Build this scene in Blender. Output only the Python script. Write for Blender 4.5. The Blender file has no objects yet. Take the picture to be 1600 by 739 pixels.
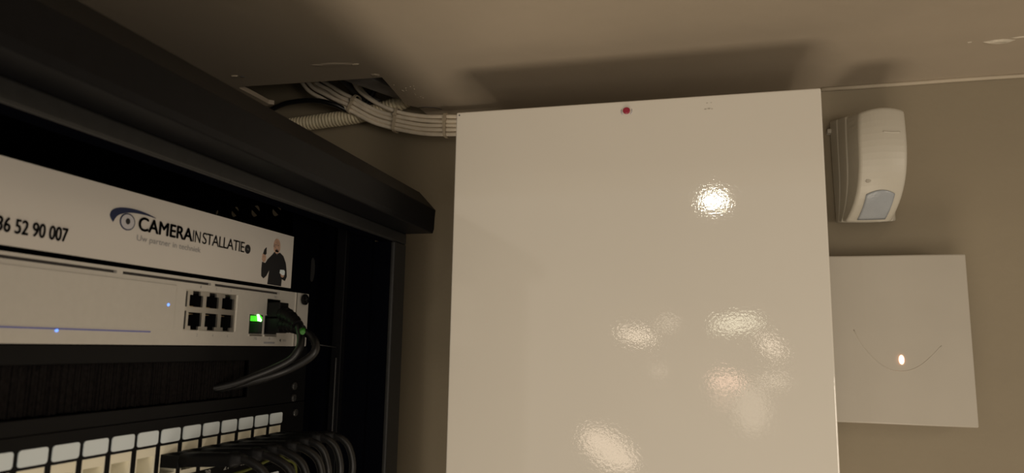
import bpy, bmesh, math, random
from mathutils import Vector, Matrix
random.seed(7)
sc = bpy.context.scene
C = sc.collection
ZO = 1.9                     # height of the camera above the floor; builders work relative to it

# ---------------------------------------------------------------- camera
cam_d = bpy.data.cameras.new('camera'); cam = bpy.data.objects.new('camera', cam_d); C.objects.link(cam)
cam_d.sensor_fit = 'HORIZONTAL'; cam_d.sensor_width = 36.0; cam_d.lens = 36.0 * 1123.865 / 1600
cam_d.clip_start = 0.01; cam_d.clip_end = 50
r_ = Vector((0.96785827, 0.25089501, 0.01737989)); u_ = Vector((0.02143683, -0.15115477, 0.98827764)); b_ = Vector((0.25058098, -0.95614012, -0.15167479))
m4 = Matrix((r_, u_, b_)).transposed().to_4x4(); m4.translation = Vector((0, 0, ZO)); cam.matrix_world = m4
cam_d.dof.use_dof = True; cam_d.dof.focus_distance = 0.66; cam_d.dof.aperture_fstop = 11
sc.camera = cam
# ---------------------------------------------------------------- world and lights
w = bpy.data.worlds.new('world'); sc.world = w; w.use_nodes = True
w.node_tree.nodes['Background'].inputs[0].default_value = (1.0, 0.88, 0.72, 1)
w.node_tree.nodes['Background'].inputs[1].default_value = 0.52
sc.view_settings.view_transform = 'Standard'; sc.view_settings.look = 'None'
sc.view_settings.exposure = -0.07; sc.view_settings.gamma = 1.0; sc.view_settings.use_curve_mapping = False

def lamp(name, loc, target, size, energy, col, size_y=None, roll=0, shape='ELLIPSE'):
    d = bpy.data.lights.new(name, 'AREA'); d.shape = shape; d.size = size; d.size_y = size_y or size
    d.energy = energy; d.color = col
    o = bpy.data.objects.new(name, d); C.objects.link(o)
    o.location = (loc[0], loc[1], loc[2] + ZO)
    v = Vector(target) - Vector(loc)
    o.rotation_euler = (v.to_track_quat('-Z', 'Y').to_matrix() @ Matrix.Rotation(roll, 3, 'Z')).to_euler()
    return o
PT = (-0.05, 0.566, 0.05)
lamp('key_lamp', (-0.02, -0.20, -1.45), (-0.05, 0.6, 0.25), 0.75, 9.0, (1, .85, .67))
lamp('front_fill', (-.25, -2.6, -1.35), (-.2, .7, .2), 1.2, 13.0, (1, .88, .73))  # added soft fill from the front, aimed clear of the enclosure's reflection
lamp('ceiling_spot', (0.080, -2.5, 0.732), PT, 0.115, 1.6, (1, .95, .78), .075)
lamp('side_lamp', (2.0, -1.9, 1.0), (-0.2, 0.7, 0.1), 0.45, 6.0, (1, .84, .66))
lamp('low_side_fill', (2.0, -1.6, -0.45), (-0.3, 0.6, 0.2), 0.7, 13.0, (1, .86, .70))  # added fill from low right, brightens the ceiling hole and its cables
def far(px, pz, wd, ht, rad, col=(1, .82, .62), roll=0, dist=4.0):
    # a far lamp of the hall, seen mirrored in the glossy enclosure
    yl = -(dist - 1.132)
    e = 2.0 * rad * math.pi * math.pi * wd * ht / 4
    lamp('hall_lamp', (px * dist, yl, pz * dist), PT, wd, e, col, ht, -roll)
far(-.084, .018, .20, .055, 5.0, roll=.15)
far(-.041, .035, .10, .045, 2.2)
far(.046, .036, .25, .065, 5.0, (1, .93, .68), roll=-.1)
far(.089, .007, .14, .055, 4.2, roll=.75)
far(.032, -.040, .17, .075, 4.6, (1, .62, .45))
far(.026, -.060, .08, .12, 1.2, (1, .65, .48))
far(.062, -.073, .17, .24, 1.2)
far(.091, -.037, .14, .055, 2.0)
far(-.055, -.029, .045, .045, 2.4)
far(-.123, -.134, .32, .16, 3.2, (1, .78, .58), roll=.55)

# ---------------------------------------------------------------- materials
MATS = {}
def mat(name, col, rough=.5, metal=0, vary=.06, scale=30, bump=0.0, bscale=200, emit=None, coat=0, spec=.5, trans=0):
    m = bpy.data.materials.new(name); m.use_nodes = True; nt = m.node_tree; N = nt.nodes; L = nt.links
    b = N['Principled BSDF']
    b.inputs['Roughness'].default_value = rough; b.inputs['Metallic'].default_value = metal
    b.inputs['Specular IOR Level'].default_value = spec
    b.inputs['Coat Weight'].default_value = coat; b.inputs['Transmission Weight'].default_value = trans
    tc = N.new('ShaderNodeTexCoord')
    if vary:
        n = N.new('ShaderNodeTexNoise'); n.inputs['Scale'].default_value = scale; n.inputs['Detail'].default_value = 5
        L.new(tc.outputs['Object'], n.inputs['Vector'])
        r = N.new('ShaderNodeValToRGB')
        r.color_ramp.elements[0].position = .3; r.color_ramp.elements[1].position = .7
        r.color_ramp.elements[0].color = [c * (1 - vary) for c in col] + [1]
        r.color_ramp.elements[1].color = [min(1, c * (1 + vary)) for c in col] + [1]
        L.new(n.outputs['Fac'], r.inputs['Fac']); L.new(r.outputs['Color'], b.inputs['Base Color'])
    else:
        b.inputs['Base Color'].default_value = (*col, 1)
    if bump:
        n2 = N.new('ShaderNodeTexNoise'); n2.inputs['Scale'].default_value = bscale; n2.inputs['Detail'].default_value = 3
        L.new(tc.outputs['Object'], n2.inputs['Vector'])
        bp = N.new('ShaderNodeBump'); bp.inputs['Strength'].default_value = bump; bp.inputs['Distance'].default_value = .001
        L.new(n2.outputs['Fac'], bp.inputs['Height']); L.new(bp.outputs['Normal'], b.inputs['Normal'])
    if emit:
        b.inputs['Emission Color'].default_value = (*emit[0], 1); b.inputs['Emission Strength'].default_value = emit[1]
    MATS[name] = m
    return m
mat('wall_paint', (.240, .200, .136), .7, vary=.07, scale=6, bump=.25, bscale=160)
mat('ceiling_paint', (.38, .32, .245), .6, vary=.08, scale=5, bump=.35, bscale=60)
mat('bare_plaster', (.50, .45, .36), .9, vary=.15, scale=120, bump=.5, bscale=300)
mat('floor_tile', (.30, .26, .21), .5, vary=.15, scale=3)
mat('white_enamel', (.655, .62, .55), .035, vary=.015, scale=8, bump=.028, bscale=420, spec=.5)
mat('white_plastic', (.475, .445, .375), .42, vary=.02, bump=.05, bscale=900)
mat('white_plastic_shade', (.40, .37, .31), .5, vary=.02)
mat('satin_plastic', (.42, .385, .325), .33, vary=.02)
mat('lens_plastic', (.31, .33, .35), .22, vary=.05, scale=60, bump=.2, bscale=500)
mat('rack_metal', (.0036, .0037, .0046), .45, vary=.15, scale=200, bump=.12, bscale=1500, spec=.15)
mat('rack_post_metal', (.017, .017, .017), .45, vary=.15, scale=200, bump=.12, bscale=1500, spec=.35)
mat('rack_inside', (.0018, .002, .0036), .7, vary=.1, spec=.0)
mat('black_plastic', (.0045, .0045, .0050), .48, vary=.1, spec=.15)
mat('cable_black', (.006, .006, .0064), .35, vary=.1, spec=.4)
mat('sign_white', (.60, .57, .53), .45, vary=.01)
mat('switch_silver', (.56, .54, .50), .38, metal=.25, vary=.02, scale=200)
mat('bright_metal', (.62, .60, .56), .3, metal=.9, vary=.03)
mat('dark_metal', (.10, .10, .10), .35, metal=.8, vary=.05)
mat('groove_dark', (.05, .045, .045), .6, vary=0)
mat('contact_gold', (.60, .45, .25), .35, metal=.9, vary=0)
mat('ink_black', (.012, .012, .014), .55, vary=0)
mat('ink_blue', (.009, .016, .06), .55, vary=.05)
mat('ink_grey', (.26, .26, .27), .6, vary=0)
mat('ink_lilac', (.50, .49, .52), .6, vary=0)
mat('ink_skin', (.46, .29, .21), .6, vary=.2, scale=400)
mat('ink_shirt', (.09, .09, .10), .6, vary=0)
mat('label_paper', (.72, .80, .84), .55, vary=.02)
mat('jack_cream', (.88, .84, .68), .4, vary=.02)
mat('number_white', (.55, .55, .52), .5, vary=0)
mat('cream_cable', (.82, .73, .59), .5, vary=.08, scale=60)
mat('grey_cable', (.16, .155, .15), .5, vary=.1)
mat('tie_plastic', (.52, .44, .32), .45, vary=.05)
mat('conduit_plastic', (.68, .60, .42), .5, vary=.1, scale=80)
mat('batten_grey', (.16, .15, .14), .8, vary=.2, scale=60, bump=.4)
mat('yellow_green', (.08, .09, .014), .4, vary=.05)
mat('bristle', (.0075, .0062, .0062), .9, vary=.5, spec=.1, scale=500)
mat('led_blue', (.1, .2, .8), .4, vary=0, emit=((.12, .28, 1), 2.2))
mat('led_strip', (.12, .13, .3), .4, vary=0, emit=((.12, .14, .60), .07))
mat('led_green', (.1, .8, .1), .4, vary=0, emit=((.08, .85, .02), .9))
mat('led_core', (.5, 1, .5), .4, vary=0, emit=((.55, 1, .5), 3.0))
mat('led_orange', (.9, .4, .2), .4, vary=0, emit=((1, .42, .25), 7.0))
mat('led_red_off', (.30, .015, .04), .2, vary=0)
mat('clear_green', (.008, .03, .010), .3, vary=0)

# ---------------------------------------------------------------- helpers
S = 1.0                      # size factor of the wall group: distances were measured on a wall 0.78 m away
class MB:
    def __init__(s): s.v = []; s.f = []; s.smooth = []
    def add(s, vs, fs, sm=False):
        o = len(s.v); s.v += [tuple(v) for v in vs]; s.f += [tuple(i + o for i in f) for f in fs]; s.smooth += [sm] * len(fs); return s
    def box(s, x0, x1, y0, y1, z0, z1):
        vs = [(x, y, z) for x in (x0, x1) for y in (y0, y1) for z in (z0, z1)]
        return s.add(vs, [(0, 1, 3, 2), (4, 6, 7, 5), (0, 4, 5, 1), (2, 3, 7, 6), (0, 2, 6, 4), (1, 5, 7, 3)])
    def prism_yz(s, pts, x0, x1):            # outline in the gear plane (y, z), extruded along x
        n = len(pts); vs = [(x0, y, z) for y, z in pts] + [(x1, y, z) for y, z in pts]
        return s.add(vs, [tuple(range(n))[::-1], tuple(range(n, 2 * n))] + [(i, (i + 1) % n, n + (i + 1) % n, n + i) for i in range(n)])
    def prism_xz(s, pts, y0, y1):
        n = len(pts); vs = [(x, y0, z) for x, z in pts] + [(x, y1, z) for x, z in pts]
        return s.add(vs, [tuple(range(n)), tuple(range(n, 2 * n))[::-1]] + [(i, n + i, n + (i + 1) % n, (i + 1) % n) for i in range(n)])
    def prism_xy(s, pts, z0, z1):
        n = len(pts); vs = [(x, y, z0) for x, y in pts] + [(x, y, z1) for x, y in pts]
        return s.add(vs, [tuple(range(n))[::-1], tuple(range(n, 2 * n))] + [(i, (i + 1) % n, n + (i + 1) % n, n + i) for i in range(n)])
    def tube(s, pts, r, seg=10, cap=True, sx=1.0):
        pts = [Vector(p) for p in pts]; n = len(pts); rings = []
        up = Vector((0, 0, 1)); prev = None
        for i, p in enumerate(pts):
            t = (pts[min(i + 1, n - 1)] - pts[max(i - 1, 0)]).normalized()
            if prev is None:
                a = t.cross(up)
                if a.length < .1: a = t.cross(Vector((0, 1, 0)))
                a.normalize()
            else:
                a = prev - t * prev.dot(t); a.normalize()
            prev = a; bb = t.cross(a)
            rr = r[i] if isinstance(r, (list, tuple)) else r
            rings.append([p + (a * math.cos(k * 2 * math.pi / seg) * sx + bb * math.sin(k * 2 * math.pi / seg)) * rr for k in range(seg)])
        vs = [v for ring in rings for v in ring]
        fs = [(i * seg + k, i * seg + (k + 1) % seg, (i + 1) * seg + (k + 1) % seg, (i + 1) * seg + k) for i in range(n - 1) for k in range(seg)]
        s.add(vs, fs, True)
        if cap: s.add(rings[0], [tuple(range(seg))[::-1]]); s.add(rings[-1], [tuple(range(seg))])
        return s
    def disc_x(s, y, z, ry, rz, x0, x1, n=20):   # round stud facing +x
        return s.prism_yz([(y + ry * math.cos(a * 2 * math.pi / n), z + rz * math.sin(a * 2 * math.pi / n)) for a in range(n)], x0, x1)
    def disc_y(s, x, z, rx, rz, y0, y1, n=20):
        return s.prism_xz([(x + rx * math.cos(a * 2 * math.pi / n), z + rz * math.sin(a * 2 * math.pi / n)) for a in range(n)], y0, y1)
    def plate(s, x0, x1, y0, y1, z0, z1, holes):  # plate in the gear plane with rectangular holes (ya,yb,za,zb)
        ys = sorted({y0, y1} | {v for h in holes for v in h[:2]}); zs = sorted({z0, z1} | {v for h in holes for v in h[2:]})
        inh = lambda y, z: any(h[0] < y < h[1] and h[2] < z < h[3] for h in holes) or not (y0 < y < y1 and z0 < z < z1)
        for i in range(len(ys) - 1):
            for j in range(len(zs) - 1):
                ya, yb, za, zb = ys[i], ys[i + 1], zs[j], zs[j + 1]
                ym, zm = (ya + yb) / 2, (za + zb) / 2
                if inh(ym, zm): continue
                s.add([(x1, ya, za), (x1, yb, za), (x1, yb, zb), (x1, ya, zb)], [(0, 1, 2, 3)])
                s.add([(x0, ya, za), (x0, yb, za), (x0, yb, zb), (x0, ya, zb)], [(3, 2, 1, 0)])
                if i == 0 or inh((ys[i - 1] + ya) / 2, zm): s.add([(x0, ya, za), (x1, ya, za), (x1, ya, zb), (x0, ya, zb)], [(0, 1, 2, 3)])
                if i == len(ys) - 2 or inh((yb + ys[i + 2]) / 2, zm): s.add([(x0, yb, za), (x1, yb, za), (x1, yb, zb), (x0, yb, zb)], [(3, 2, 1, 0)])
                if j == 0 or inh(ym, (zs[j - 1] + za) / 2): s.add([(x0, ya, za), (x0, yb, za), (x1, yb, za), (x1, ya, za)], [(0, 1, 2, 3)])
                if j == len(zs) - 2 or inh(ym, (zb + zs[j + 2]) / 2): s.add([(x0, ya, zb), (x0, yb, zb), (x1, yb, zb), (x1, ya, zb)], [(3, 2, 1, 0)])
        return s
    def build(s, name, m, parent=None, bevel=0, seg=2):
        me = bpy.data.meshes.new(name)
        bm = bmesh.new(); off = Vector((0, 0, ZO))
        if parent is not None and parent.get('_base'): off = off - Vector(parent['_base'])
        vs = [bm.verts.new(Vector(v) * S + off) for v in s.v]
        for f, sm in zip(s.f, s.smooth):
            try: fc = bm.faces.new([vs[i] for i in f]); fc.smooth = sm
            except ValueError: pass
        bmesh.ops.remove_doubles(bm, verts=bm.verts, dist=1e-6)
        bmesh.ops.recalc_face_normals(bm, faces=bm.faces)
        bm.to_mesh(me); bm.free()
        me.materials.append(MATS[m])
        o = bpy.data.objects.new(name, me); C.objects.link(o)
        if parent is not None:
            o.parent = parent
            if parent.get('_base'): o['_base'] = tuple(parent['_base'])
        if bevel:
            md = o.modifiers.new('bevel', 'BEVEL'); md.width = bevel; md.segments = seg; md.limit_method = 'ANGLE'; md.angle_limit = math.radians(35)
        return o
def thing(name, label, cat, loc, group=None):
    o = bpy.data.objects.new(name, None); C.objects.link(o); o.empty_display_size = .02
    base = (loc[0] * S, loc[1] * S, loc[2] * S + ZO); o.location = base; o['_base'] = base
    o['label'] = label; o['category'] = cat
    if group: o['group'] = group
    return o
def tag(o, label, cat, group=None, kind=None):
    o['label'] = label; o['category'] = cat
    if group: o['group'] = group
    if kind: o['kind'] = kind
    return o
def struct(o): o['kind'] = 'structure'; return o
def spline(pts, n=10):                         # Catmull-Rom
    P = [Vector(p) for p in pts]; P = [P[0] * 2 - P[1]] + P + [P[-1] * 2 - P[-2]]; out = []
    for i in range(1, len(P) - 2):
        for k in range(n):
            t = k / n
            out.append(.5 * ((2 * P[i]) + (P[i + 1] - P[i - 1]) * t + (2 * P[i - 1] - 5 * P[i] + 4 * P[i + 1] - P[i + 2]) * t * t + (3 * P[i] - P[i - 1] - 3 * P[i + 1] + P[i + 2]) * t ** 3))
    out.append(P[-2]); return out
def text(name, body, y0, z0, width, height, m, parent, x, bold=0, skew=0, align='LEFT', facing='x', space=1.0):
    cu = bpy.data.curves.new(name, 'FONT'); cu.body = body; cu.size = 1; cu.space_character = space
    to = bpy.data.objects.new(name, cu); C.objects.link(to)
    dg = bpy.context.evaluated_depsgraph_get(); me = bpy.data.meshes.new_from_object(to.evaluated_get(dg))
    C.objects.unlink(to); bpy.data.objects.remove(to)
    xs = [v.co.x for v in me.vertices]; ys = [v.co.y for v in me.vertices]
    ax, bx = min(xs), max(xs); ay, by = min(ys), max(ys)
    base = Vector(parent['_base'])
    for v in me.vertices:
        lx = (v.co.x - ax) / (bx - ax) * width; ly = (v.co.y - ay) / (by - ay) * height
        v.co = Vector((x, y0 + lx, z0 + ly + skew * lx + ZO)) - base
    if bold:                                    # heavier strokes: shifted copies of the same letters
        bmx = bmesh.new(); bmx.from_mesh(me); base_g = list(bmx.verts) + list(bmx.edges) + list(bmx.faces)
        for dy, dz in ((-bold, 0), (bold, 0), (0, bold * .6), (0, -bold * .6)):
            r = bmesh.ops.duplicate(bmx, geom=base_g)
            bmesh.ops.translate(bmx, verts=[v for v in r['geom'] if isinstance(v, bmesh.types.BMVert)], vec=(0, dy, dz))
        bmx.to_mesh(me); bmx.free()
    me.materials.clear(); me.materials.append(MATS[m])
    o = bpy.data.objects.new(name, me); C.objects.link(o); o.parent = parent
    return o

# ---------------------------------------------------------------- setting
S = .90
FL = -ZO / S
struct(MB().box(-.85, 2.4, -3.0, .88, FL - .1, FL).build('floor', 'floor_tile'))
struct(MB().box(-.85, 2.4, .78, .88, FL, .47).build('wall_back', 'wall_paint'))
struct(MB().box(-.90, -.80, .02, .78, FL, .47).build('wall_left', 'wall_paint'))
hole = [(-.312, .78), (-.3125, .752), (-.3180, .747), (-.3235, .738), (-.3215, .722), (-.3188, .70), (-.3166, .68), (-.314, .655), (-.318, .6545), (-.35, .6535), (-.40, .6515), (-.44, .650), (-.478, .6482),
        (-.4815, .652), (-.480, .68), (-.4795, .704), (-.475, .7085), (-.490, .7110), (-.52, .722), (-.530, .78)]
ceil_outline = [(-.80, .78), (-.80, .02), (2.4, .02), (2.4, .78)] + hole
cl = struct(MB().prism_xy(ceil_outline, .274, .279).build('ceiling', 'ceiling_paint'))
struct(MB().box(-.80, 2.4, .02, .78, .45, .47).build('ceiling_upper', 'batten_grey'))
struct(MB().box(-.80, 2.4, .02, .035, .279, .45).build('light_block_front', 'ceiling_paint'))  # unseen front closure added to keep world light out of the ceiling void
struct(MB().box(2.385, 2.4, .035, .78, .279, .45).build('light_block_right', 'ceiling_paint'))  # unseen right-hand closure of that void, added against stray world light
# filler bead in the corner between wall and ceiling
bp = [(.128 + i * .04, .7785 + random.uniform(-.0006, .0006), .2725 + random.uniform(-.0006, .0006)) for i in range(57)]
struct(MB().tube(bp, .0023, 8).build('trim_3', 'bare_plaster'))
MATS['bead'] = mat('bead', (.42, .36, .27), .6)
bpy.data.objects['trim_3'].data.materials[0] = MATS['bead']
def blob(cx, cy, rx, ry, h, m, rot=0, n=18, name='plaster_chip'):
    pts = []
    for i in range(n):
        a = i * 2 * math.pi / n; k = 1 + random.uniform(-.22, .22)
        x, y = math.cos(a) * rx * k, math.sin(a) * ry * k
        pts.append((cx + x * math.cos(rot) - y * math.sin(rot), cy + x * math.sin(rot) + y * math.cos(rot)))
    mb = MB(); nn = len(pts)
    ins = [(cx + (p[0] - cx) * .6, cy + (p[1] - cy) * .6) for p in pts]
    vs = [(p[0], p[1], .2741) for p in pts] + [(p[0], p[1], .274 - h) for p in ins]
    mb.add(vs, [(i, (i + 1) % nn, nn + (i + 1) % nn, nn + i) for i in range(nn)] + [tuple(range(nn, 2 * nn))])
    o = mb.build(name, m, None); o.parent = cl; return o
blob(.2604, .688, .0125, .0042, .0016, 'bare_plaster', .02)
blob(.2755, .6825, .0075, .0012, .0008, 'bare_plaster', -.15)
blob(.2365, .6855, .0018, .0010, .0006, 'bare_plaster')
blob(-.348, .6125, .026, .0045, .0009, 'ceiling_paint', .05, 26)
blob(-.325, .616, .004, .0014, .0010, 'bead')
blob(-.318, .647, .0045, .004, .0009, 'ceiling_paint', .3)
for i in range(16):
    blob(-.3 + random.uniform(-.012, .010), .695 + random.uniform(-.024, .028), random.uniform(.0006, .0020), random.uniform(.0003, .0007), .0005, 'bead', random.uniform(0, 3), 9)
blob(-.4635, .618, .004, .0012, .0012, 'bead', .2); blob(-.457, .622, .003, .0008, .0008, 'groove_dark', .5)
# crack running from the hole into the ceiling
MB().tube([(-.3120, .752, .2739), (-.303, .7515, .2738), (-.294, .755, .2738), (-.288, .763, .2738)], .0006, 5).build('crack', 'groove_dark', None).parent = cl

# batten above the ceiling
b = thing('batten', 'grey sawn board lying above the right edge of the ceiling hole', 'board', (-.34, .70, .30))
MB().prism_xy([(-.366, .668), (-.338, .655), (-.318, .725), (-.322, .741), (-.333, .735)], .2800, .296).build('board', 'batten_grey', b, .0008)

# ---------------------------------------------------------------- cables at the ceiling hole
main = [(-.474, .742, .395), (-.462, .748, .340), (-.4485, .75, .3160), (-.4305, .75, .3040), (-.4150, .75, .2945), (-.3972, .75, .2855), (-.3673, .75, .2692), (-.3399, .75, .2596), (-.306, .75, .2521), (-.277, .75, .2495), (-.2515, .75, .2484), (-.205, .75, .2480)]
sec = [(-.396, .742, .40), (-.3935, .745, .350), (-.3925, .748, .3136), (-.3915, .75, .3040), (-.3850, .75, .2945), (-.3640, .75, .2830)]
def strand_pts(off, dep, wob, loose):
    out = []
    for i, p in enumerate(main):
        a = Vector(main[max(i - 1, 0)]); c = Vector(main[min(i + 1, len(main) - 1)]); t = (c - a).normalized()
        nrm = Vector((-t.z, 0, t.x))
        if nrm.z < 0: nrm = -nrm
        sp = 1.0 + (loose if i < 5 else 0) * (5 - i) * .13
        out.append(Vector(p) + nrm * off * sp + Vector((0, dep + random.uniform(-.0006, .0006), 0)) + nrm * random.uniform(-wob, wob))
    return out
g = 'cream cables bundled from the ceiling hole to the white enclosure'
labs = {1: 'second cream cable from the top of the bundle, sweeping down out of the ceiling hole',
        2: 'middle cream cable of the bundle running into the white enclosure', 3: 'second cream cable from the bottom of the tied bundle',
        4: 'lowest cream cable of the tied bundle, bowed furthest down'}
PITCH = .0050
for k in range(1, 5):
    p = spline(strand_pts((2 - k) * PITCH, 0, .0004, 1), 6)
    tag(MB().tube(p, .00245, 10).build('cream_cable', 'cream_cable'), labs[k], 'cable', g)
p = spline(strand_pts(-.35 * PITCH, .0062, .0005, 1.3), 6)
tag(MB().tube(p, .0024, 10).build('cream_cable', 'cream_cable'), 'cream cable half hidden behind the left-hand strands of the bundle', 'cable', g)
rest0 = strand_pts(2 * PITCH, 0, .0003, 0)[7:]
p = spline([Vector(q) + Vector((-.0015, -.004 if i < 4 else -.002, .003 if i > 2 else 0)) for i, q in enumerate(sec[:5])] + [Vector((-.366, .750, .2830))] + [q + Vector((0, 0, .0004)) for q in rest0], 6)
tag(MB().tube(p, .00245, 10).build('cream_cable', 'cream_cable'), 'topmost cream cable, dropping steeply from the hole to join the bundle at its first tie', 'cable', g)
rest1 = strand_pts(1.6 * PITCH, .0055, .0003, 0)[7:]
p = spline([Vector(q) + Vector((.0035, .001, .0)) for q in sec[:4]] + [Vector((-.3775, .752, .2920)), Vector((-.3585, .755, .2790))] + rest1, 6)
tag(MB().tube(p, .00245, 10).build('cream_cable', 'cream_cable'), 'cream cable dropping steeply on the right of the topmost one, behind it at the ties', 'cable', g)
def tie(cx, cz, nx, nz, half, lab):
    mb = MB(); n = Vector((nx, 0, nz)).normalized(); t = Vector((nz, 0, -nx)).normalized()
    loop = []
    for k in range(28):
        a = k * 2 * math.pi / 28; ca, sa = math.cos(a), math.sin(a)
        e = lambda v: math.copysign(abs(v) ** .45, v)
        loop.append(Vector((cx, .7525, cz)) + n * e(ca) * half + Vector((0, 1, 0)) * e(sa) * .0070)
    w2 = .0017; vs = []
    for p_ in loop: vs += [p_ - t * w2, p_ + t * w2]
    m_ = len(loop)
    mb.add(vs, [(2 * i, 2 * i + 1, 2 * ((i + 1) % m_) + 1, 2 * ((i + 1) % m_)) for i in range(m_)])
    r = thing('cable_tie', lab, 'cable tie', (cx, .745, cz - half), 'cable ties round the cream bundle')
    o = mb.build('strap', 'tie_plastic', r); md = o.modifiers.new('s', 'SOLIDIFY'); md.thickness = .0009; md.offset = 1
    h = Vector((cx, .7445, cz)) + n * half * .35
    MB().box(h.x - .0022, h.x + .0022, .7425, .7455, h.z - .0018, h.z + .0018).build('lock_head', 'tie_plastic', r, .0004)
tie(-.3958, .2833, .45, .89, .0110, 'cable tie nearest the ceiling hole, slanting across the cream bundle')
tie(-.3395, .2602, .12, .99, .0135, 'cable tie in the middle of the cream bundle where it bends level')
tie(-.2775, .2500, 0, 1, .0130, 'cable tie right beside the white enclosure')
# conduit
cp = spline([(-.60, .764, .2640), (-.56, .764, .2650), (-.50, .764, .2665), (-.44, .764, .2700), (-.395, .764, .2735), (-.356, .762, .2805), (-.330, .760, .2885), (-.312, .755, .3000), (-.300, .745, .32), (-.295, .735, .36)], 40)
# resample evenly
L_ = [0]
for i in range(1, len(cp)): L_.append(L_[-1] + (cp[i] - cp[i - 1]).length)
stp = .00042 * 1.6; pts = []; j = 0; d = 0
while d < L_[-1]:
    while L_[j + 1] < d: j += 1
    t = (d - L_[j]) / max(1e-9, L_[j + 1] - L_[j]); pts.append(cp[j].lerp(cp[j + 1], t)); d += stp
rad = [.0068 + .0024 * min(1, 1.5 * abs(math.sin(i * stp / .0043 * math.pi))) for i in range(len(pts))]
tag(MB().tube(pts, rad, 14).build('corrugated_conduit', 'conduit_plastic'), 'ribbed yellowish plastic conduit lying in the corner behind the cream cables', 'conduit')
bc = spline([(-.60, .755, .262), (-.545, .745, .270), (-.5011, .74, .2797), (-.4771, .74, .287), (-.4427, .74, .2877), (-.4169, .742, .2819), (-.400, .757, .2765), (-.385, .764, .2890), (-.37, .764, .32), (-.365, .76, .36)], 8)
tag(MB().tube(bc, .0031, 10).build('black_cable', 'cable_black'), 'black cable arching over the ribbed conduit by the rack roof', 'cable')
for i, (dx, lab) in enumerate([(0, 'dark grey cable hanging inside the ceiling hole between the two cream groups'), (.011, 'dark grey cable just right of the other one deep in the hole')]):
    p = spline([(-.450 + dx, .768, .395), (-.438 + dx, .768, .345), (-.4220 + dx, .768, .3230), (-.400 + dx, .768, .3020), (-.380 + dx, .766, .285 + .004 * i), (-.35 + dx, .7655, .276)], 8)
    tag(MB().tube(p[:-8], .0034, 8).build('grey_cable', 'grey_cable'), lab, 'cable', 'dark grey cables in the ceiling hole')

# ---------------------------------------------------------------- white enclosure
e = thing('metal_enclosure', 'large glossy white metal enclosure box mounted on the wall', 'enclosure', (-.06, .78, -.20))
MB().box(-.2195, .1007, .650, .78, -.197, .2185).build('box_body', 'white_enamel', e, .001)
MB().box(-.2223, .1034, .629, .668, -.200, .2215).build('cover', 'white_enamel', e, .0013, 3)
MB().disc_y(-.0601, .2120, .0033, .0030, .6268, .6295, 18).build('indicator_light', 'led_red_off', e, .0006)
t = MB()
for sx in (-1, 1): t.tube([(-.0601 + sx * .0046, .6288, .2135), (-.0601 + sx * .0048, .6288, .2110), (-.0601 + sx * .0036, .6288, .2085)], .0004, 5)
t.build('light_bezel', 'ink_lilac', e)
MB().disc_y(-.2190, .2184, .0007, .0007, .6286, .6295, 8).build('pin_hole', 'groove_dark', e)
t = MB()
for x, z, r in [(.0085, .2090, .0011), (.0115, .2093, .0013), (.0140, .2089, .0007), (.010, .2145, .0008), (.0135, .2146, .0006)]: t.disc_y(x, z, r, r * .5, .6287, .6291, 9)
t.build('scuff_mark', 'white_plastic_shade', e)

# ---------------------------------------------------------------- small box right of the enclosure
e = thing('wall_box', 'small square off-white wall box with a glowing orange light, right of the enclosure', 'wall box', (.16, .78, -.064))
def curved_box(x0, x1, z0, z1, yf, yb, n=14):
    mb = MB(); vs = []
    for i in range(n + 1):
        u = i / n; x = x0 + (x1 - x0) * u
        dip = .0030 * math.sin(math.pi * min(1, u * 1.3)) ** 2
        for (y, z) in ((yb, z0), (yf + dip, z0), (yf + dip, z1), (yb, z1)): vs.append((x, y, z))
    fs = [(4 * i + k, 4 * i + (k + 1) % 4, 4 * i + 4 + (k + 1) % 4, 4 * i + 4 + k) for i in range(n) for k in range(4)] + [(0, 1, 2, 3), (4 * n + 3, 4 * n + 2, 4 * n + 1, 4 * n)]
    return mb.add(vs, fs)
o = curved_box(.085, .2378, -.0640, .0919, .740, .766).build('cover', 'satin_plastic', e, .0012)
MB().box(.088, .2335, .766, .780, -.0610, .089).build('back_plate', 'white_plastic_shade', e, .0008)
arc = [(.1401, .0216), (.1450, .0110), (.1500, .0030), (.1588, -.0076), (.1665, -.0135), (.1745, -.0160), (.185, -.0150), (.195, -.0097), (.2045, -.0010), (.2124, .0079)]
def ydip(x): return .740 + .0030 * math.sin(math.pi * min(1, (x - .085) / .1528 * 1.3)) ** 2
MB().tube(spline([(x, ydip(x) + .0003, z) for x, z in arc], 4), .0006, 6).build('embossed_arc', 'satin_plastic', e)
MB().disc_y(.1789, -.0054, .0021, .0042, ydip(.1789) - .0006, ydip(.1789) + .001, 20).build('indicator_light', 'led_orange', e)

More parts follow.
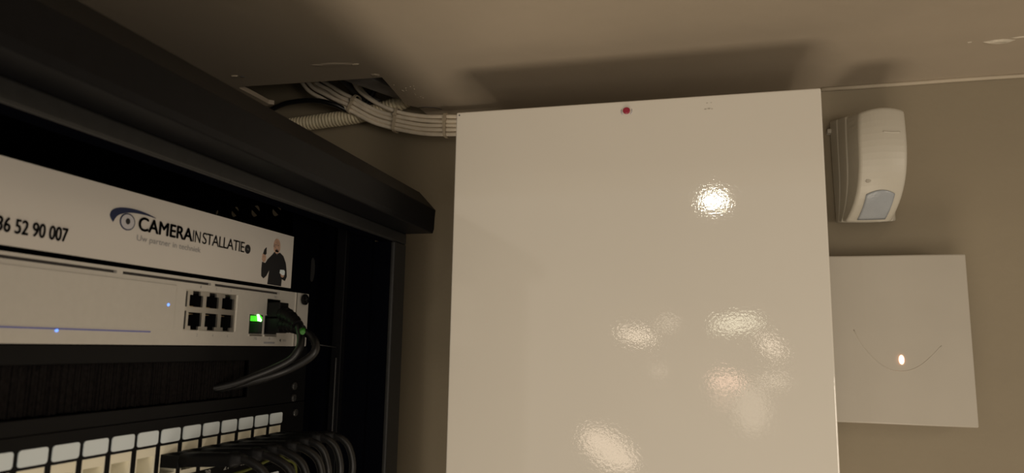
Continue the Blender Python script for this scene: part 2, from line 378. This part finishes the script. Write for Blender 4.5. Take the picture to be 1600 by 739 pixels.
# ---------------------------------------------------------------- motion detector
T = [0, .37, .73, 1]
FR = dict(z=[.216, .178, .1436, .1227], y=[.690, .685, .700, .730], l=[.1440, .1417, .1407, .1355], r=[.1818, .1809, .1790, .1740])
BK = dict(z=[.2357, .190, .158, .1300], y=[.775] * 4, l=[.1338, .1340, .1345, .1350], r=[.1900] * 4)
def interp(tab, t):
    # quadratic through neighbours, smooth
    P = [Vector((T[i], tab[i], 0)) for i in range(4)]
    tot = 0
    for i in range(4):
        li = 1
        for j in range(4):
            if i != j: li *= (t - T[j]) / (T[i] - T[j])
        tot += li * tab[i]
    return tot
def PF(u, t, s):
    f = {k: interp(FR[k], t) for k in FR}; b = {k: interp(BK[k], t) for k in BK}
    g_ = lambda k: f[k] * (1 - s) + b[k] * s
    x = g_('l') + (g_('r') - g_('l')) * u
    y = g_('y') - (1 - s) * .0030 * (1 - (2 * u - 1) ** 2)
    z = g_('z') + .0035 * (1 - (2 * u - 1) ** 2) * (1 - t) ** 3 - .0012 * (1 - (2 * u - 1) ** 2) * t ** 3
    return Vector((x, y, z))
def shell(s0, s1, inset=0):
    nu, nt = 12, 18; mb = MB(); g0 = []; g1 = []
    q = lambda v: inset + v * (1 - 2 * inset)
    A = [[PF(q(i / nu), q(j / nt), s0) for i in range(nu + 1)] for j in range(nt + 1)]
    B = [[PF(q(i / nu), q(j / nt), s1) for i in range(nu + 1)] for j in range(nt + 1)]
    W = nu + 1; idx = lambda i, j: j * W + i
    vs = [v for r in A for v in r] + [v for r in B for v in r]; o = W * (nt + 1)
    fs = []
    for j in range(nt):
        for i in range(nu):
            fs.append((idx(i, j), idx(i + 1, j), idx(i + 1, j + 1), idx(i, j + 1)))
            fs.append((o + idx(i, j + 1), o + idx(i + 1, j + 1), o + idx(i + 1, j), o + idx(i, j)))
    for j in range(nt):
        for i in (0, nu): fs.append((idx(i, j), idx(i, j + 1), o + idx(i, j + 1), o + idx(i, j)))
    for i in range(nu):
        for j in (0, nt): fs.append((idx(i, j), idx(i + 1, j), o + idx(i + 1, j), o + idx(i, j)))
    return mb.add(vs, fs)
e = thing('motion_detector', 'white plastic motion detector tilted down on the wall, with a grey lens window', 'detector', (.16, .78, .13))
shell(0, .40).build('front_cover', 'white_plastic', e, .0022, 3)
shell(.40, .43, .03).build('seam', 'white_plastic_shade', e)
shell(.43, .71).build('base_shell', 'white_plastic', e, .0010)
shell(.71, .735, .03).build('seam', 'white_plastic_shade', e)
shell(.735, 1.0).build('back_plate', 'white_plastic', e, .0012)
# lens window
mb = MB(); nu, nt = 12, 12; vs = []
def lp(i, j):
    u = .20 + .62 * i / nu + .02 * (j / nt); top = .745 - .035 * (1 - (2 * i / nu - 1) ** 2)
    t_ = top + (.975 - top) * j / nt
    return PF(u, t_, 0) + Vector((0, -.0005, 0))
for j in range(nt + 1):
    for i in range(nu + 1): vs.append(lp(i, j))
fs = [(j * (nu + 1) + i, j * (nu + 1) + i + 1, (j + 1) * (nu + 1) + i + 1, (j + 1) * (nu + 1) + i) for j in range(nt) for i in range(nu)]
o = mb.add(vs, fs, True).build('lens_window', 'lens_plastic', e); md = o.modifiers.new('s', 'SOLIDIFY'); md.thickness = .0012; md.offset = 0
c = PF(.20, .625, 0); MB().disc_y(c.x, c.z, .0021, .0015, c.y - .0009, c.y + .002, 14).build('indicator_light', 'white_plastic_shade', e)
pts = [PF(.50 + .36 * k / 8, .215 + .008 * math.sin(k / 8 * math.pi), 0) + Vector((0, -.0001, 0)) for k in range(9)]
MB().tube(pts, .0006, 6).build('thumb_ridge', 'white_plastic', e)
MB().box(.1305, .136, .7700, .780, .2225, .2270).build('wall_bracket', 'white_plastic_shade', e, .001)

# ---------------------------------------------------------------- rack
S = 1.0
RY0, RY1 = .02, .62; XF = -.2645; XB = -.70; ZB = -.56
rack = thing('network_rack', 'black metal wall-mounted network rack cabinet with an overhanging roof', 'rack', (-.48, .32, ZB))
lipo = [(-.2385, .1027), (-.2372, .1070), (-.2366, .1247), (-.2535, .1427), (XB, .1427), (XB, .1407), (-.2545, .1407), (-.2390, .1240), (-.2395, .1075), (-.2420, .1047), (XF - .004, .1047), (XF - .004, .1027)]
MB().prism_xz(lipo, RY0, RY1).build('roof', 'rack_metal', rack, .0012, 3)
MB().prism_xz([(-.2385, .1030), (-.2366, .1247), (-.2535, .1427), (-.30, .1427), (-.30, .1030)], RY1 - .002, RY1).build('roof_end', 'rack_metal', rack)
MB().box(XF - .004, XF, RY0, RY1, .0925, .1027).build('header', 'rack_post_metal', rack, .0012)
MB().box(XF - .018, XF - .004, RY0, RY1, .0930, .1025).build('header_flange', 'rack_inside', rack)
for y0, y1 in ((.5937, .62), (.02, .046)):
    MB().box(XF - .004, XF, y0, y1, ZB, .0925).build('post', 'rack_post_metal', rack, .0014, 3)
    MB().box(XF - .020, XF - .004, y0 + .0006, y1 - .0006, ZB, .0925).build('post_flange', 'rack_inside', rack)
MB().box(XF - .020, XF, .046, .5937, ZB, ZB + .03).build('sill', 'rack_metal', rack, .001)
# far side panel with round vent holes near the top
def side_panel(y0, y1, holes):
    mb = MB(); z0, z1, zh0, zh1 = ZB, .140, .112, .136
    xa, xb = XB, XF - .020
    mb.box(xa, xb, y0, y1, z0, zh0); mb.box(xa, xb, y0, y1, zh1, z1)
    hw = (zh1 - zh0) / 2; xs = [xa]
    cz = (zh0 + zh1) / 2; last = xa
    for cx, r in holes:
        hw2 = .0105
        mb.box(last, cx - hw2, y0, y1, zh0, zh1)
        n = 24; ring = [(cx + r * math.cos(a * 2 * math.pi / n), cz + r * math.sin(a * 2 * math.pi / n)) for a in range(n)]
        outer = []
        for a in range(n):
            c_, s_ = math.cos(a * 2 * math.pi / n), math.sin(a * 2 * math.pi / n); k = 1 / max(abs(c_) / hw2, abs(s_) / hw)
            outer.append((cx + c_ * k, cz + s_ * k))
        for y in (y0, y1):
            vs = [(p[0], y, p[1]) for p in ring + outer]
            mb.add(vs, [(a, (a + 1) % n, n + (a + 1) % n, n + a) for a in range(n)])
        vs = [(p[0], y, p[1]) for y in (y0, y1) for p in ring]
        mb.add(vs, [(a, (a + 1) % n, n + (a + 1) % n, n + a) for a in range(n)])
        last = cx + hw2
    mb.box(last, xb, y0, y1, zh0, zh1)
    return mb
hs = [(-.4515, .0030), (-.4316, .0055), (-.4091, .0060), (-.3863, .0060), (-.3620, .0018)]
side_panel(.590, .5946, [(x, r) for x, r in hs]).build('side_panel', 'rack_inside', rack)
for x, r in hs[1:4]:
    MB().prism_xz([(x - .0075, .1275), (x - .0045, .1305), (x + .0085, .1185), (x + .0055, .1155)], .5950, .5960).build('vent_louvre', 'rack_inside', rack)
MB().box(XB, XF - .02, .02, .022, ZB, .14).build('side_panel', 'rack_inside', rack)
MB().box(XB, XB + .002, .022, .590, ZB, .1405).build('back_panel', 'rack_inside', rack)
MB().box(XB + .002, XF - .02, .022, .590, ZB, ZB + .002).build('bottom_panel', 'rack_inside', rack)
for y0, y1 in ((.5230, .566), (.052, .090)):
    MB().box(-.3255, -.3240, y0, y1, ZB + .002, .120).build('rail', 'rack_inside', rack, .0004)
MB().box(-.3162, -.3067, .583, .590, ZB + .002, .110).build('door_stop', 'rack_metal', rack, .0006)
MB().disc_x(.5555, .063, .0040, .0105, -.3238, -.3233, 20).build('rail_slot', 'dark_metal', rack)
MB().tube([(-.3235, .561, -.0010), (-.318, .566, -.0012), (-.312, .583, -.0030)], .0006, 6).build('glint_line', 'dark_metal', rack)  # faint glint beside the rail, drawn as a thin metal line
MB().box(-.3112, -.3100, .5815, .583, -.085, -.012).build('hinge_pin', 'dark_metal', rack, .0003)

XG = -.3214
def screw(y, z, parent, r=.0040, m='black_plastic'):
    s_ = MB().disc_x(y, z, r, r, XG, XG + .0022, 20).build('screw', m, parent, .0006)
    q_ = MB()
    for k in range(2):
        a = k * math.pi / 2 + .4; dy, dz = math.cos(a) * r * .55, math.sin(a) * r * .55; ny, nz = -math.sin(a) * .0004, math.cos(a) * .0004
        q_.prism_yz([(y - dy + ny, z - dz + nz), (y - dy - ny, z - dz - nz), (y + dy - ny, z + dz - nz), (y + dy + ny, z + dz + nz)], XG + .0021, XG + .0023 + k * .0001)
    q_.build('screw_slot', 'dark_metal', parent)
def flat(name, polys, m, parent, x=.0003):
    mb = MB()
    for p_ in polys: mb.prism_yz(p_, XG - .0001, XG + x)
    return mb.build(name, m, parent)
def ell(y, z, ry, rz, n=24): return [(y + ry * math.cos(k * 2 * math.pi / n), z + rz * math.sin(k * 2 * math.pi / n)) for k in range(n)]

# ---- printed blanking panel (sign)
s = thing('sign_panel', 'white printed blanking panel with an eye logo, at the top of the rack', 'sign', (XG, .30, .0442))
MB().box(XG - .0020, XG, .100, .5200, .0440, .0862).build('face_plate', 'sign_white', s)
for y0, y1 in ((.5201, .5515), (.069, .0999)): MB().box(XG - .0028, XG - .0012, y0, y1, .0440, .0862).build('mounting_ear', 'rack_inside', s)
XT = XG + .0004
text('phone_number', '036 52 90 007', .2594, .0503, .0437, .0071, 'ink_black', s, XT, bold=.00030)
flat('logo_eyebrow', [spline([(0.3322, .0662, 0), (0.3302, .0683, 0), (0.3296, .0705, 0), (0.3313, .0732, 0), (0.3356, .0751, 0), (0.3418, .0761, 0), (0.3493, .0763, 0), (0.3572, .0756, 0), (0.3649, .0740, 0), (0.3573, .0744, 0), (0.3495, .0742, 0), (0.3432, .0735, 0), (0.3381, .0719, 0), (0.3352, .0704, 0), (0.3334, .0684, 0)], 4)] and [[(v.x, v.y) for v in spline([(0.3322, .0662, 0), (0.3302, .0683, 0), (0.3296, .0705, 0), (0.3313, .0732, 0), (0.3356, .0751, 0), (0.3418, .0761, 0), (0.3493, .0763, 0), (0.3572, .0756, 0), (0.3649, .0740, 0), (0.3573, .0744, 0), (0.3495, .0742, 0), (0.3432, .0735, 0), (0.3381, .0719, 0), (0.3352, .0704, 0), (0.3334, .0684, 0)], 4)]], 'ink_blue', s)
flat('logo_eye', [ell(.3427, .0680, .0057, .0044 + .0006)], 'ink_blue', s, .0004)
flat('logo_iris', [ell(.3427, .0680, .0050, .0043)], 'ink_lilac', s, .0005)
flat('logo_pupil', [ell(.3427, .0683, .0017, .0018)], 'ink_black', s, .0006)
text('logo_word', 'CAMERA', .3515, .0646, .0468, .0081, 'ink_black', s, XT, bold=.00042)
text('logo_word', 'IN', .3990, .0646, .0074, .0076, 'ink_black', s, XT, bold=.00005)
text('logo_word', 'STALLATIE', .4085, .0646, .0462, .0077, 'ink_black', s, XT, bold=.00005, space=.9)
flat('logo_dot', [ell(.4590, .0677, .0033, .0034)], 'ink_black', s)
text('logo_dot_letters', 'NL', .4578, .0670, .0024, .0014, 'ink_grey', s, XG + .0005)
text('tagline', 'Uw partner in techniek', .3510, .0572, .0566, .0046, 'ink_grey', s, XT)
body = [(0.4939, .0706), (0.4914, .0682), (0.4849, .0633), (0.4824, .0602), (0.4780, .0606), (0.4777, .0550), (0.4783, .0498), (0.4812, .0483), (0.4844, .0504), (0.4883, .0557), (0.4875, .0508), (0.4869, .0444), (0.5055, .0443), (0.5059, .0501), (0.5105, .0490), (0.5128, .0524), (0.5118, .0580), (0.5103, .0631), (0.5062, .0684), (0.5010, .0706), (0.4975, .0690)]
flat('man_picture', [body], 'ink_black', s)
flat('man_shirt', [[(.4944, .0706), (.4970, .0680), (.4992, .0708), (.4985, .0716), (.4950, .0716)]], 'ink_shirt', s, .00035)
flat('man_head', [[(.4963 + .0045 * math.cos(a), .0750 + .0060 * math.sin(a) * (1 if math.sin(a) > 0 else .98)) for a in [k * 2 * math.pi / 24 for k in range(24)]], [(.4942, .0705), (.4984, .0705), (.4984, .072), (.4942, .072)],
     [(.4775, .0625), (.4797, .0605), (.4819, .0616), (.4826, .0648), (.4815, .0665), (.4780, .0668)], [(.5032, .0545), (.5085, .0545), (.5087, .0522), (.5062, .0512), (.5043, .0520)]], 'ink_skin', s, .0004)
flat('man_face_marks', [[(.4938, .0757), (.4955, .0757), (.4955, .0762), (.4938, .0762)], [(.4969, .0757), (.4986, .0757), (.4986, .0762), (.4969, .0762)], [(.4948, .0722), (.4978, .0722), (.4974, .0728), (.4952, .0728)], [(.4918, .0745), (.4924, .0735), (.4924, .0760), (.4920, .0765)]], 'ink_shirt', s, .00045)
flat('man_phone', [[(.4786, .0668), (.4808, .0662), (.4825, .0672), (.4822, .0722), (.4800, .0704)]], 'ink_black', s, .0005)
flat('man_white_box', [[(.5027, .0572), (.5080, .0575), (.5092, .0565), (.5092, .0537), (.5062, .0530), (.5022, .0545)]], 'label_paper', s, .0005)

# ---- silver gateway
s = thing('network_gateway', 'silver rack network device with six ports and a green light, under the sign', 'network device', (XG, .30, -.0026))
ports = []
PY = [.4012, .4178, .4345]; PWD = .0155
for zr in (0, 1):
    for y in PY: ports.append((y, y + PWD, zr))
SL = [(.100, .3390), (.3433, .4215), (.4255, .5047)]
holes = [(.3975, .4520, .0069, .0334), (.4887, .5066, .0215, .0334), (.4675, .4845, .0062, .0205), (.4868, .5040, .0062, .0205)] + [(a, b_2, .0376, .0393) for a, b_2 in SL]
MB().plate(XG - .0025, XG, .0925, .5285, -.0026, .0411, holes).build('face_plate', 'switch_silver', s, 0)
MB().box(-.56, XG - .016, .0925, .5285, -.0022, .0407).build('case', 'switch_silver', s)
for y0, y1 in ((.5299, .5517), (.069, .0918)): MB().box(XG - .0035, XG - .0015, y0, y1, -.0026, .0415).build('mounting_ear', 'switch_silver', s, .0004)
MB().box(XG - .0120, XG + .0007, .5286, .5298, -.0022, .0407).build('case_edge', 'bright_metal', s)
for a, b_2 in SL: MB().box(XG - .0040, XG - .0026, a - .001, b_2 + .001, .0372, .0399).build('vent_slot', 'groove_dark', s)
MB().box(XG - .0002, XG + .0005, .100, .3880, .0068, .0350).build('display_plate', 'switch_silver', s, .0003)
MB().box(XG - .0002, XG + .0003, .150, .3690, .0048, .0056).build('light_strip', 'led_strip', s)
MB().disc_x(.3030, .0043, .0007, .0007, XG, XG + .0006, 10).build('indicator_light', 'led_blue', s)
MB().disc_x(.3817, .0223, .0009, .0009, XG, XG + .0008, 12).build('indicator_light', 'led_blue', s)
# port bay
MB().box(XG - .0155, XG - .0140, .396, .453, .0055, .0350).build('port_bay_back', 'groove_dark', s)
cage = [(.3978, .4002, .0078, .0195), (.3978, .4002, .0222, .0322)]
for y0, y1, r in ports:
    z0, z1 = (.0080, .0190) if r == 0 else (.0222, .0326)
    if r == 1: cage += [(y0 + .0012, y1 - .0012, .0224, .0302), (y0 + .0040, y1 - .0040, .0300, .0328)]
    else: cage += [(y0 + .0012, y1 - .0012, .0098, .0188), (y0 + .0040, y1 - .0040, .0074, .0100)]
MB().plate(XG - .0022, XG - .0008, .3975, .4520, .0069, .0334, cage).build('port_cage', 'bright_metal', s)
for y0, y1, r in ports:
    z0, z1 = (.0085, .0192) if r == 0 else (.0218, .0318)
    pb = MB(); pb.box(XG - .0135, XG - .0130, y0, y1, z0, z1)
    for yy in (y0 + .0004, y1 - .0008): pb.box(XG - .0132, XG - .0024, yy, yy + .0004, z0, z1)
    p_ = pb.build('port', 'black_plastic', s)
    gm = MB(); zz = z0 + .0010 if r == 1 else z1 - .0016
    for k in range(8): gm.box(XG - .0120, XG - .0060, y0 + .0036 + k * .0011, y0 + .0041 + k * .0011, zz, zz + .0005)
    gm.build('contacts', 'contact_gold', p_)
MB().box(XG - .0018, XG - .0009, .4003, .4512, .0192, .0219).build('port_divider', 'jack_cream', s)
# uplink sockets
def socket(y0, y1, z0, z1, m='dark_metal'):
    q_ = MB(); d_ = .013
    q_.box(XG - d_, XG - d_ + .0008, y0, y1, z0, z1); q_.box(XG - d_, XG, y0, y0 + .0007, z0, z1); q_.box(XG - d_, XG, y1 - .0007, y1, z0, z1)
    q_.box(XG - d_, XG, y0 + .0007, y1 - .0007, z0, z0 + .0006); q_.box(XG - d_, XG, y0 + .0007, y1 - .0007, z1 - .0006, z1)
    return q_.build('uplink_socket', m, s)
socket(.4890, .5063, .0218, .0332, 'black_plastic'); socket(.4678, .4842, .0065, .0203); socket(.4871, .5038, .0065, .0203)
MB().box(XG, XG + .0008, .4677, .4835, .0046, .0058).build('socket_lip', 'bright_metal', s); MB().box(XG, XG + .0008, .4868, .5030, .0046, .0058).build('socket_lip', 'bright_metal', s)
gl = MB().prism_yz([(.4752, .0170), (.4764, .0207), (.4795, .0212), (.4838, .0190), (.4838, .0158), (.4770, .0158)], XG - .0060, XG + .0002).build('green_light', 'led_green', s, .0006)
MB().prism_yz([(.4763, .0205), (.4782, .0209), (.4800, .0185), (.4822, .0168), (.4815, .0155), (.4775, .0160)], XG, XG + .0006).build('light_core', 'led_core', gl)
MB().box(XG - .0070, XG - .0030, .4690, .4835, .0072, .0148).build('socket_insert', 'clear_green', s)
for y, zz, wd_, tx in [(.4105, .0350, .0011, '1'), (.4265, .0350, .0011, '3'), (.4425, .0350, .0011, '5'), (.4105, .0032, .0011, '2'), (.4265, .0032, .0011, '4'), (.4425, .0032, .0011, '6'), (.4742, .0018, .0040, '7B'), (.4935, .0022, .0020, '8'), (.4975, .0345, .0040, '9D'), (.5130, .0010, .0050, 'WAN')]:
    text('port_number', tx, y, zz, wd_, .0018, 'ink_grey', s, XG + .0002)
MB().prism_yz([(.5085, .0019), (.5102, .0007), (.5102, .0031)], XG - .0001, XG + .0003).build('arrow_mark', 'ink_black', s)
MB().box(XG - .0001, XG + .0002, .4875, .5020, -.0008, .0006).build('small_print', 'ink_grey', s)
screw(.5415, .0362, s, .0046); screw(.0800, .0362, s, .0046)

# ---- brush panel
s = thing('brush_panel', 'black cable entry panel with a bristle-filled slot, below the silver device', 'brush panel', (XG, .30, -.0475))
MB().plate(XG - .0020, XG, .069, .5515, -.0472, -.0032, [(.150, .4720, -.0395, -.0130)]).build('face_plate', 'black_plastic', s, .0003)
bm_ = MB()
y = .1505
while y < .4715:
    w_ = random.uniform(.0007, .0014); dx = random.uniform(0, .0016)
    bm_.box(XG - .006 - dx, XG - .0045 - dx + random.uniform(0, .0012), y, y + w_, -.0392 + random.uniform(0, .001), -.0133); y += w_ + random.uniform(.0001, .0004)
o = bm_.build('bristles', 'bristle', s); o['kind'] = 'stuff'
screw(.5330, -.0345, s, .0032, 'dark_metal'); screw(.5330, -.0440, s, .0030, 'dark_metal')

# ---- patch panels
def rrect(y0, y1, z0, z1, r, n=4):
    out = []
    for cy, cz, a0 in ((y1 - r, z1 - r, 0), (y0 + r, z1 - r, 90), (y0 + r, z0 + r, 180), (y1 - r, z0 + r, 270)):
        for k in range(n + 1):
            a = math.radians(a0 + 90 * k / n); out.append((cy + r * math.cos(a), cz + r * math.sin(a)))
    return out
NP = 24; PP = .01938
def pc(n): return .5107 - (24 - n) * PP     # centre of port number n
def patch(name, lab, ztop, first, nums):
    s = thing(name, lab, 'patch panel', (XG, .30, ztop - .0440), 'patch panels in the rack')
    zj1 = ztop - .0160; zj0 = ztop - .0365
    hl = [(pc(n) - .0080, pc(n) + .0080, zj0, zj1) for n in range(first, 25)]
    MB().plate(XG - .0020, XG, pc(first) - .0120, .5515, ztop - .0440, ztop, hl).build('face_plate', 'black_plastic', s, 0)
    for n in range(first, 25):
        y = pc(n)
        MB().prism_yz(rrect(y - .0083, y + .0083, ztop - .0144, ztop - .0062, .0016), XG, XG + .0006).build('label_window', 'label_paper', s)
        j = MB().plate(XG - .0060, XG - .0004, y - .0080, y + .0080, zj0, zj1, [(y - .0066, y + .0066, zj0 + .0030, zj1 - .0052)]).build('jack', 'jack_cream', s)
        q_ = MB(); ya, yb, za, zb = y - .0066, y + .0066, zj0 + .0030, zj1 - .0052
        q_.box(XG - .0165, XG - .0160, ya, yb, za, zb); q_.box(XG - .016, XG - .006, ya - .0005, ya, za, zb); q_.box(XG - .016, XG - .006, yb, yb + .0005, za, zb)
        q_.box(XG - .016, XG - .006, ya, yb, zb, zb + .0005); q_.box(XG - .016, XG - .006, ya, yb, za - .0005, za)
        q_.build('socket', 'jack_cream', j)
        if nums: text('port_number', str(n), y - .0027, ztop - .0398, .0054, .0026, 'number_white', s, XG + .0002)
    screw(.5370, ztop - .0080, s, .0030, 'dark_metal')
    return s
patch('patch_bay', 'black patch panel with cream sockets and pale label windows, lowest in view at left', -.0478, 11, True)
patch('patch_bay', 'second patch panel just showing under the plugged black leads', -.0925, 22, False)

# ---- patch leads in ports 18 to 24
names = {24: 'black patch lead in the far end port, the rightmost of the row', 23: 'black patch lead second from the far right end of the row', 22: 'black patch lead third from the far right end, above number 22',
         21: 'black patch lead in the middle of the row, above number 21', 20: 'black patch lead above number 20, third from the near end of the plugged row', 19: 'black patch lead second from the near end of the plugged row',
         18: 'black patch lead nearest the camera, beside the empty cream sockets'}
for n in range(18, 25):
    y = pc(n); zc = -.0728
    s = thing('patch_lead', names[n], 'cable', (XG, y, zc), 'black patch leads in the patch panel')
    jz = random.uniform(-.0008, .0008); jy = random.uniform(-.001, .001); ln = random.uniform(-.002, .002)
    MB().box(XG - .012, XG + .012, y - .0058, y + .0058, zc - .0042, zc + .0036).build('plug', 'black_plastic', s, .0006)
    MB().prism_xz([(XG + .001, zc + .0036), (XG + .012, zc + .0036), (XG + .012, zc + .0052), (XG + .008, zc + .0054)], y - .0028, y + .0028).build('latch', 'black_plastic', s, .0004)
    # boot: rounded rectangle tapering
    rings = []; mb = MB(); segs = 16
    X = [(XG + .0115, .0058, .0043), (XG + .022, .0056, .0043), (XG + .036, .0050, .0042), (XG + .044 + ln, .0044, .0041), (XG + .0455 + ln, .0048, .0046), (XG + .048 + ln, .0048, .0046), (XG + .0495 + ln, .0038, .0038), (XG + .053 + ln, .0032, .0032)]
    for (x, ry, rz) in X:
        rings.append([(x, y + jy * (x - XG) * 20 + ry * math.copysign(abs(math.cos(a)) ** .6, math.cos(a)), zc + (.07 + jz * 20) * (x - XG) + rz * math.copysign(abs(math.sin(a)) ** .6, math.sin(a))) for a in [k * 2 * math.pi / segs for k in range(segs)]])
    vs = [v for r in rings for v in r]
    mb.add(vs, [(i * segs + k, i * segs + (k + 1) % segs, (i + 1) * segs + (k + 1) % segs, (i + 1) * segs + k) for i in range(len(rings) - 1) for k in range(segs)] + [tuple(range(segs)), tuple(range((len(rings) - 1) * segs, len(rings) * segs))], True)
    mb.build('boot', 'black_plastic', s)
    xe = XG + .052 + ln; ye = y + jy * 1.1; ze = zc + (.07 + jz * 20) * .052
    k = random.uniform(-.004, .004)
    cpt = spline([(xe - .004, ye, ze), (xe + .006, ye, ze - .001), (xe + .0165 + k, ye + .001, ze - .009), (xe + .0195 + k, ye + .001, ze - .026), (xe + .012 + k, ye + .003, ze - .060), (xe - .006, ye + .003, ze - .10), (xe - .020, ye + .003, ze - .15)], 7)
    MB().tube(cpt, .0027, 10).build('cord', 'cable_black', s)
yg = spline([(-.284, .40, -.088), (-.2760, .3935, -.0725 - .0075), (-.2760, .4150, -.0785), (-.272, .4370, -.0745), (-.272, .4470, -.0775), (-.272, .4600, -.0830), (-.28, .475, -.098), (-.29, .49, -.13)], 8)
tag(MB().tube(yg, .0009, 8).build('earth_lead', 'yellow_green'), 'thin yellow-green wire tucked under the black patch leads', 'wire')

# ---- two black leads looping from the gateway into the brush panel
def loop_lead(name, lab, yp, zp, path, plug=True):
    s = thing(name, lab, 'cable', (XG, yp, zp), 'black leads looping from the silver device')
    MB().box(XG - .011, XG + .011, yp - .0060, yp + .0060, zp - .0058, zp + .0055).build('plug', 'black_plastic', s, .0007)
    p_ = spline(path, 9)
    nb = 20
    rr = [.0058 - .0022 * i / nb + (.0006 if (i // 2) % 2 else 0) for i in range(nb)]
    MB().tube(p_[:nb], rr, 12).build('boot', 'black_plastic', s)
    MB().tube(p_[nb - 3:], .0029, 12).build('cord', 'cable_black', s)
    return s
mat('sleeve_green', (.02, .16, .01), .4, vary=0)
s = loop_lead('network_lead', 'outer black network lead looping from the socket beside the green light', .4953, .0132,
    [(-.311, .4953, .0140), (-.3000, .4900, .0128), (-.2890, .4845, .0098), (-.2790, .4810, .0058), (-.2720, .4772, .0008), (-.2700, .4745, -.0050), (-.2740, .4722, -.0110), (-.285, .4680, -.0182), (-.296, .4605, -.0236), (-.310, .4520, -.0282), (-.3255, .4440, -.0325), (-.345, .436, -.035)])
MB().tube([(-.2800, 0.4724, 0.0094), (-.2780, 0.4691, 0.0076)], [.0024, .0018], 8).build('green_sleeve', 'sleeve_green', s)
loop_lead('network_lead', 'inner black network lead running inside the bend of the outer one', .4953, .0262 - .0010,
    [(-.3120, .4950, .0225), (-.3020, .4900, .0195), (-.2920, .4850, .0135), (-.2855, .4790, .0068), (-.2815, .4735, .0005), (-.2810, .4700, -.0050), (-.2850, .4670, -.0119), (-.295, .4600, -.0188), (-.305, .4530, -.0240), (-.316, .4460, -.0290), (-.3300, .4380, -.0325), (-.347, .430, -.034)])
for o in bpy.data.objects:
    if '_base' in o: del o['_base']
